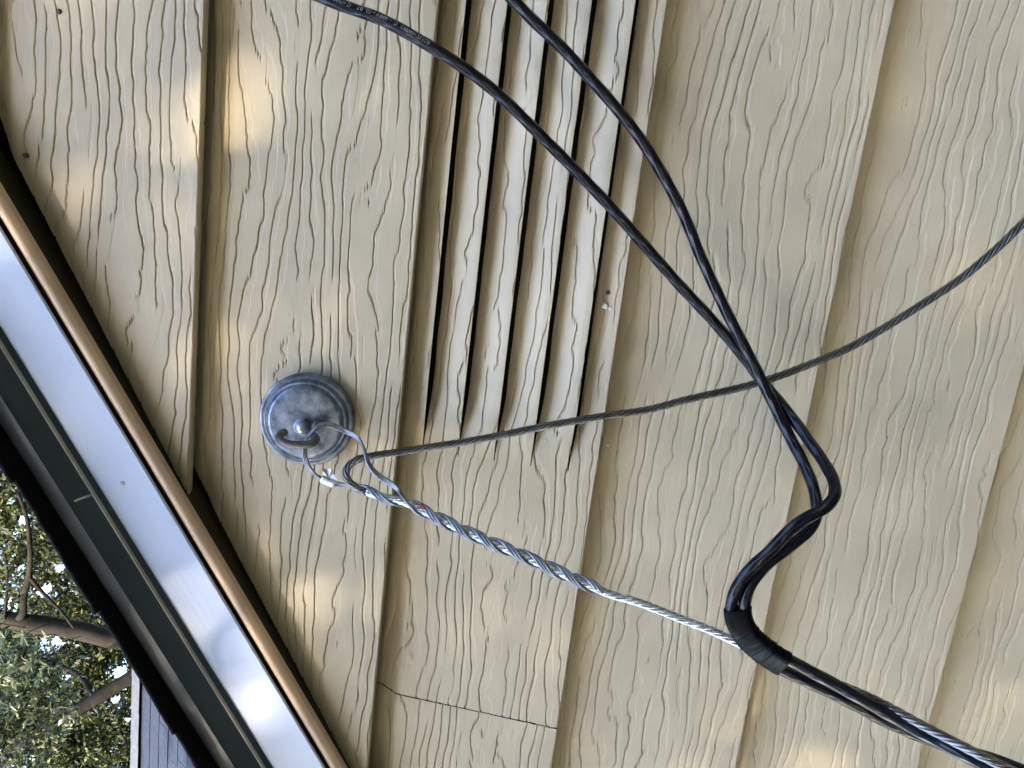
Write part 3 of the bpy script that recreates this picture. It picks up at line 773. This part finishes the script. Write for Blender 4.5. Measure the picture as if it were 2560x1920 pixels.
for (px, py) in spots:
    c = np.array(at(px + rr.uniform(-8, 8), py + rr.uniform(-8, 8), Y4 + rr.uniform(-.25, .25)))
    axis = np.array([rr.uniform(-.5, .5), -.7 + rr.uniform(-.3, .3), .6 + rr.uniform(-.3, .4)]); axis /= np.linalg.norm(axis)
    e1 = np.cross(axis, [0.2, .1, 1]); e1 /= np.linalg.norm(e1); e2 = np.cross(axis, e1)
    link('twig', tube('twig', catmull([c - axis * .14 - np.array([0, 0, .05]), c - axis * .05, c], .02), .003, 6), M_bark, t4)
    nl = 11
    for q_ in range(nl):
        a = q_ * 2.4 + rr.uniform(-.3, .3); el = rr.uniform(.1, 1.0)
        dvec = (math.cos(a) * e1 + math.sin(a) * e2) * math.cos(el) + axis * math.sin(el)
        x = dvec; y = np.cross(axis, x); y /= max(np.linalg.norm(y), 1e-6); z = np.cross(x, y)
        L_ = rr.uniform(.055, .085)
        o = bpy.data.objects.new('leaf', LM[rr.integers(0, 5)]); COL.objects.link(o); o.parent = t4
        mw = Matrix((Vector(x * L_), Vector(y * L_), Vector(z * L_))).transposed().to_4x4(); mw.translation = Vector(c) - offs
        o.matrix_local = mw; leafcount += 1
P = np.concatenate([clumpy(2600, np.array(at(10, 1760, Y4 - .35)), (.55, .2, .5), 45, k=40, spread=.35), clumpy(5000, np.array(at(-260, 1850, Y4)), (.8, .5, .8), 46, k=50, spread=.3)])
tag(link('crown', leaves(P, .07, 47, aspect=.3), M_leaf_gloss, t4, smooth=False), kind='stuff')

# tree 5: unseen shade tree, crown shaped to filter the sun before it reaches the gable
C0 = np.array([-.15, 0, CZ]); sv = np.array(SUN); cc = C0 + sv * 7.6
t5 = empty('shade_tree', (cc[0] + .3, cc[1] - .2, 0)); tag(t5, 'unseen leafy tree with its crown shaped to dapple the gable', 'tree')
limb('trunk', [(cc[0] + .3, cc[1] - .2, -.1), (cc[0] + .2, cc[1] - .1, 3.5), (cc[0], cc[1], cc[2] - 1.0), (cc[0] - .2, cc[1], cc[2] + .6)], .16, .05, M_bark, t5, sd=15)
rs = np.random.default_rng(51)
n5 = 47000
q5 = rs.normal(size=(n5, 3)); q5 /= np.linalg.norm(q5, axis=1)[:, None]; q5 *= (rs.uniform(0, 1, n5) ** (1 / 3))[:, None]
P = cc + q5 * np.array([2.2, 2.0, 1.9])
fill = [np.array(at(px, py, 0)) + sv * (7.6 + .25 * i % .7) + rs.normal(size=(130, 3)) * .19 for i, (px, py) in enumerate(((2450, 1830), (40, 680), (1880, 830), (1960, 760), (2280, 260), (1800, 520)))]      # extra leaves added to block sun patches here
GAPS = [(590,190,.05),(530,240,.055),(110,560,.045),(180,700,.05),(330,960,.04),(560,900,.04),(900,1380,.055),(950,1500,.05),(1180,1180,.08),(1310,1200,.075),(1090,1120,.06),(1060,1650,.05),(720,1560,.04),(2520,1760,.03),(880,200,.04),(250,80,.04),(420,330,.035),(820,560,.03),(400,1180,.035),(560,1420,.035)]  # crown opened towards the sun here to place light patches on the wall
tw = P[:, 1] / sv[1]; pz = P[:, 2] - tw * sv[2] - CZ; pxx = P[:, 0] - tw * sv[0]        # where each leaf's shade lands on the gable
keep = rs.uniform(size=n5) < 1 - .24 * sst(-.02, .16, pz) * (1 - .5 * sst(-.2, .1, pxx))    # upper left of the crown thinned to let more sun onto the gable
P = P[keep]
P = open_rays(P, [(np.array(at(px, py, 0)), sv, r_ * .40) for px, py, r_ in GAPS], 0)
P = np.concatenate([P] + fill)
link('crown', leaves(P, .085, 53, aspect=.5), M_leaf_shade, t5, smooth=False)

# unseen trees and hedge added behind the viewpoint to block low sky and darken reflections
for i, (x, y, h, r_, lab) in enumerate(((4.0, -7.5, 12.0, 3.2, 'tall added sky-blocking tree nearest on the right behind the viewpoint'), (9.5, -6.0, 12.5, 3.4, 'tall added sky-blocking tree far right behind the viewpoint'),
        (-1.4, -11.0, 13.0, 3.3, 'tall added sky-blocking tree left of centre behind the viewpoint'), (1.7, -9.8, 12.6, 3.0, 'tall added sky-blocking tree straight behind the viewpoint'), (7.0, -10.0, 13.2, 3.4, 'tallest added sky-blocking tree behind the two on the right'),
        (9.3, -1.0, 12.0, 3.2, 'tall added sky-blocking tree beside the right corner of the house'), (-9.5, -5.5, 11.5, 3.2, 'tall added sky-blocking tree far left in front of the house'), (-6.2, -10.6, 8.4, 2.8, 'shortest added sky-blocking tree, standing beyond the crown that dapples the gable'))):
    t = empty('sky_block_tree', (x, y, 0)); tag(t, lab, 'tree', 'added trees blocking low sky')
    limb('trunk', [(x, y, -.1), (x + .1, y, 2), (x, y + .1, h - 2.5)], .18, .06, M_bark, t, step=.3, sd=20 + i)
    P = clumpy(26000, (x, y, h * .56), (r_, r_ * .8, h * .44), 60 + i, k=170, spread=.19)
    link('crown', leaves(P, .21, 63 + i), M_leaf_shade, t, smooth=False)
rh = np.random.default_rng(88)
P = np.stack([rh.uniform(-12, 16, 18000), -12.5 + rh.normal(size=18000) * .35, rh.uniform(0, 1, 18000) ** .8 * 3.4], 1)
hd = link('hedge', leaves(P, .2, 89), M_leaf_shade, smooth=False); tag(hd, 'long dark hedge added behind the viewpoint to block low sky', 'hedge')
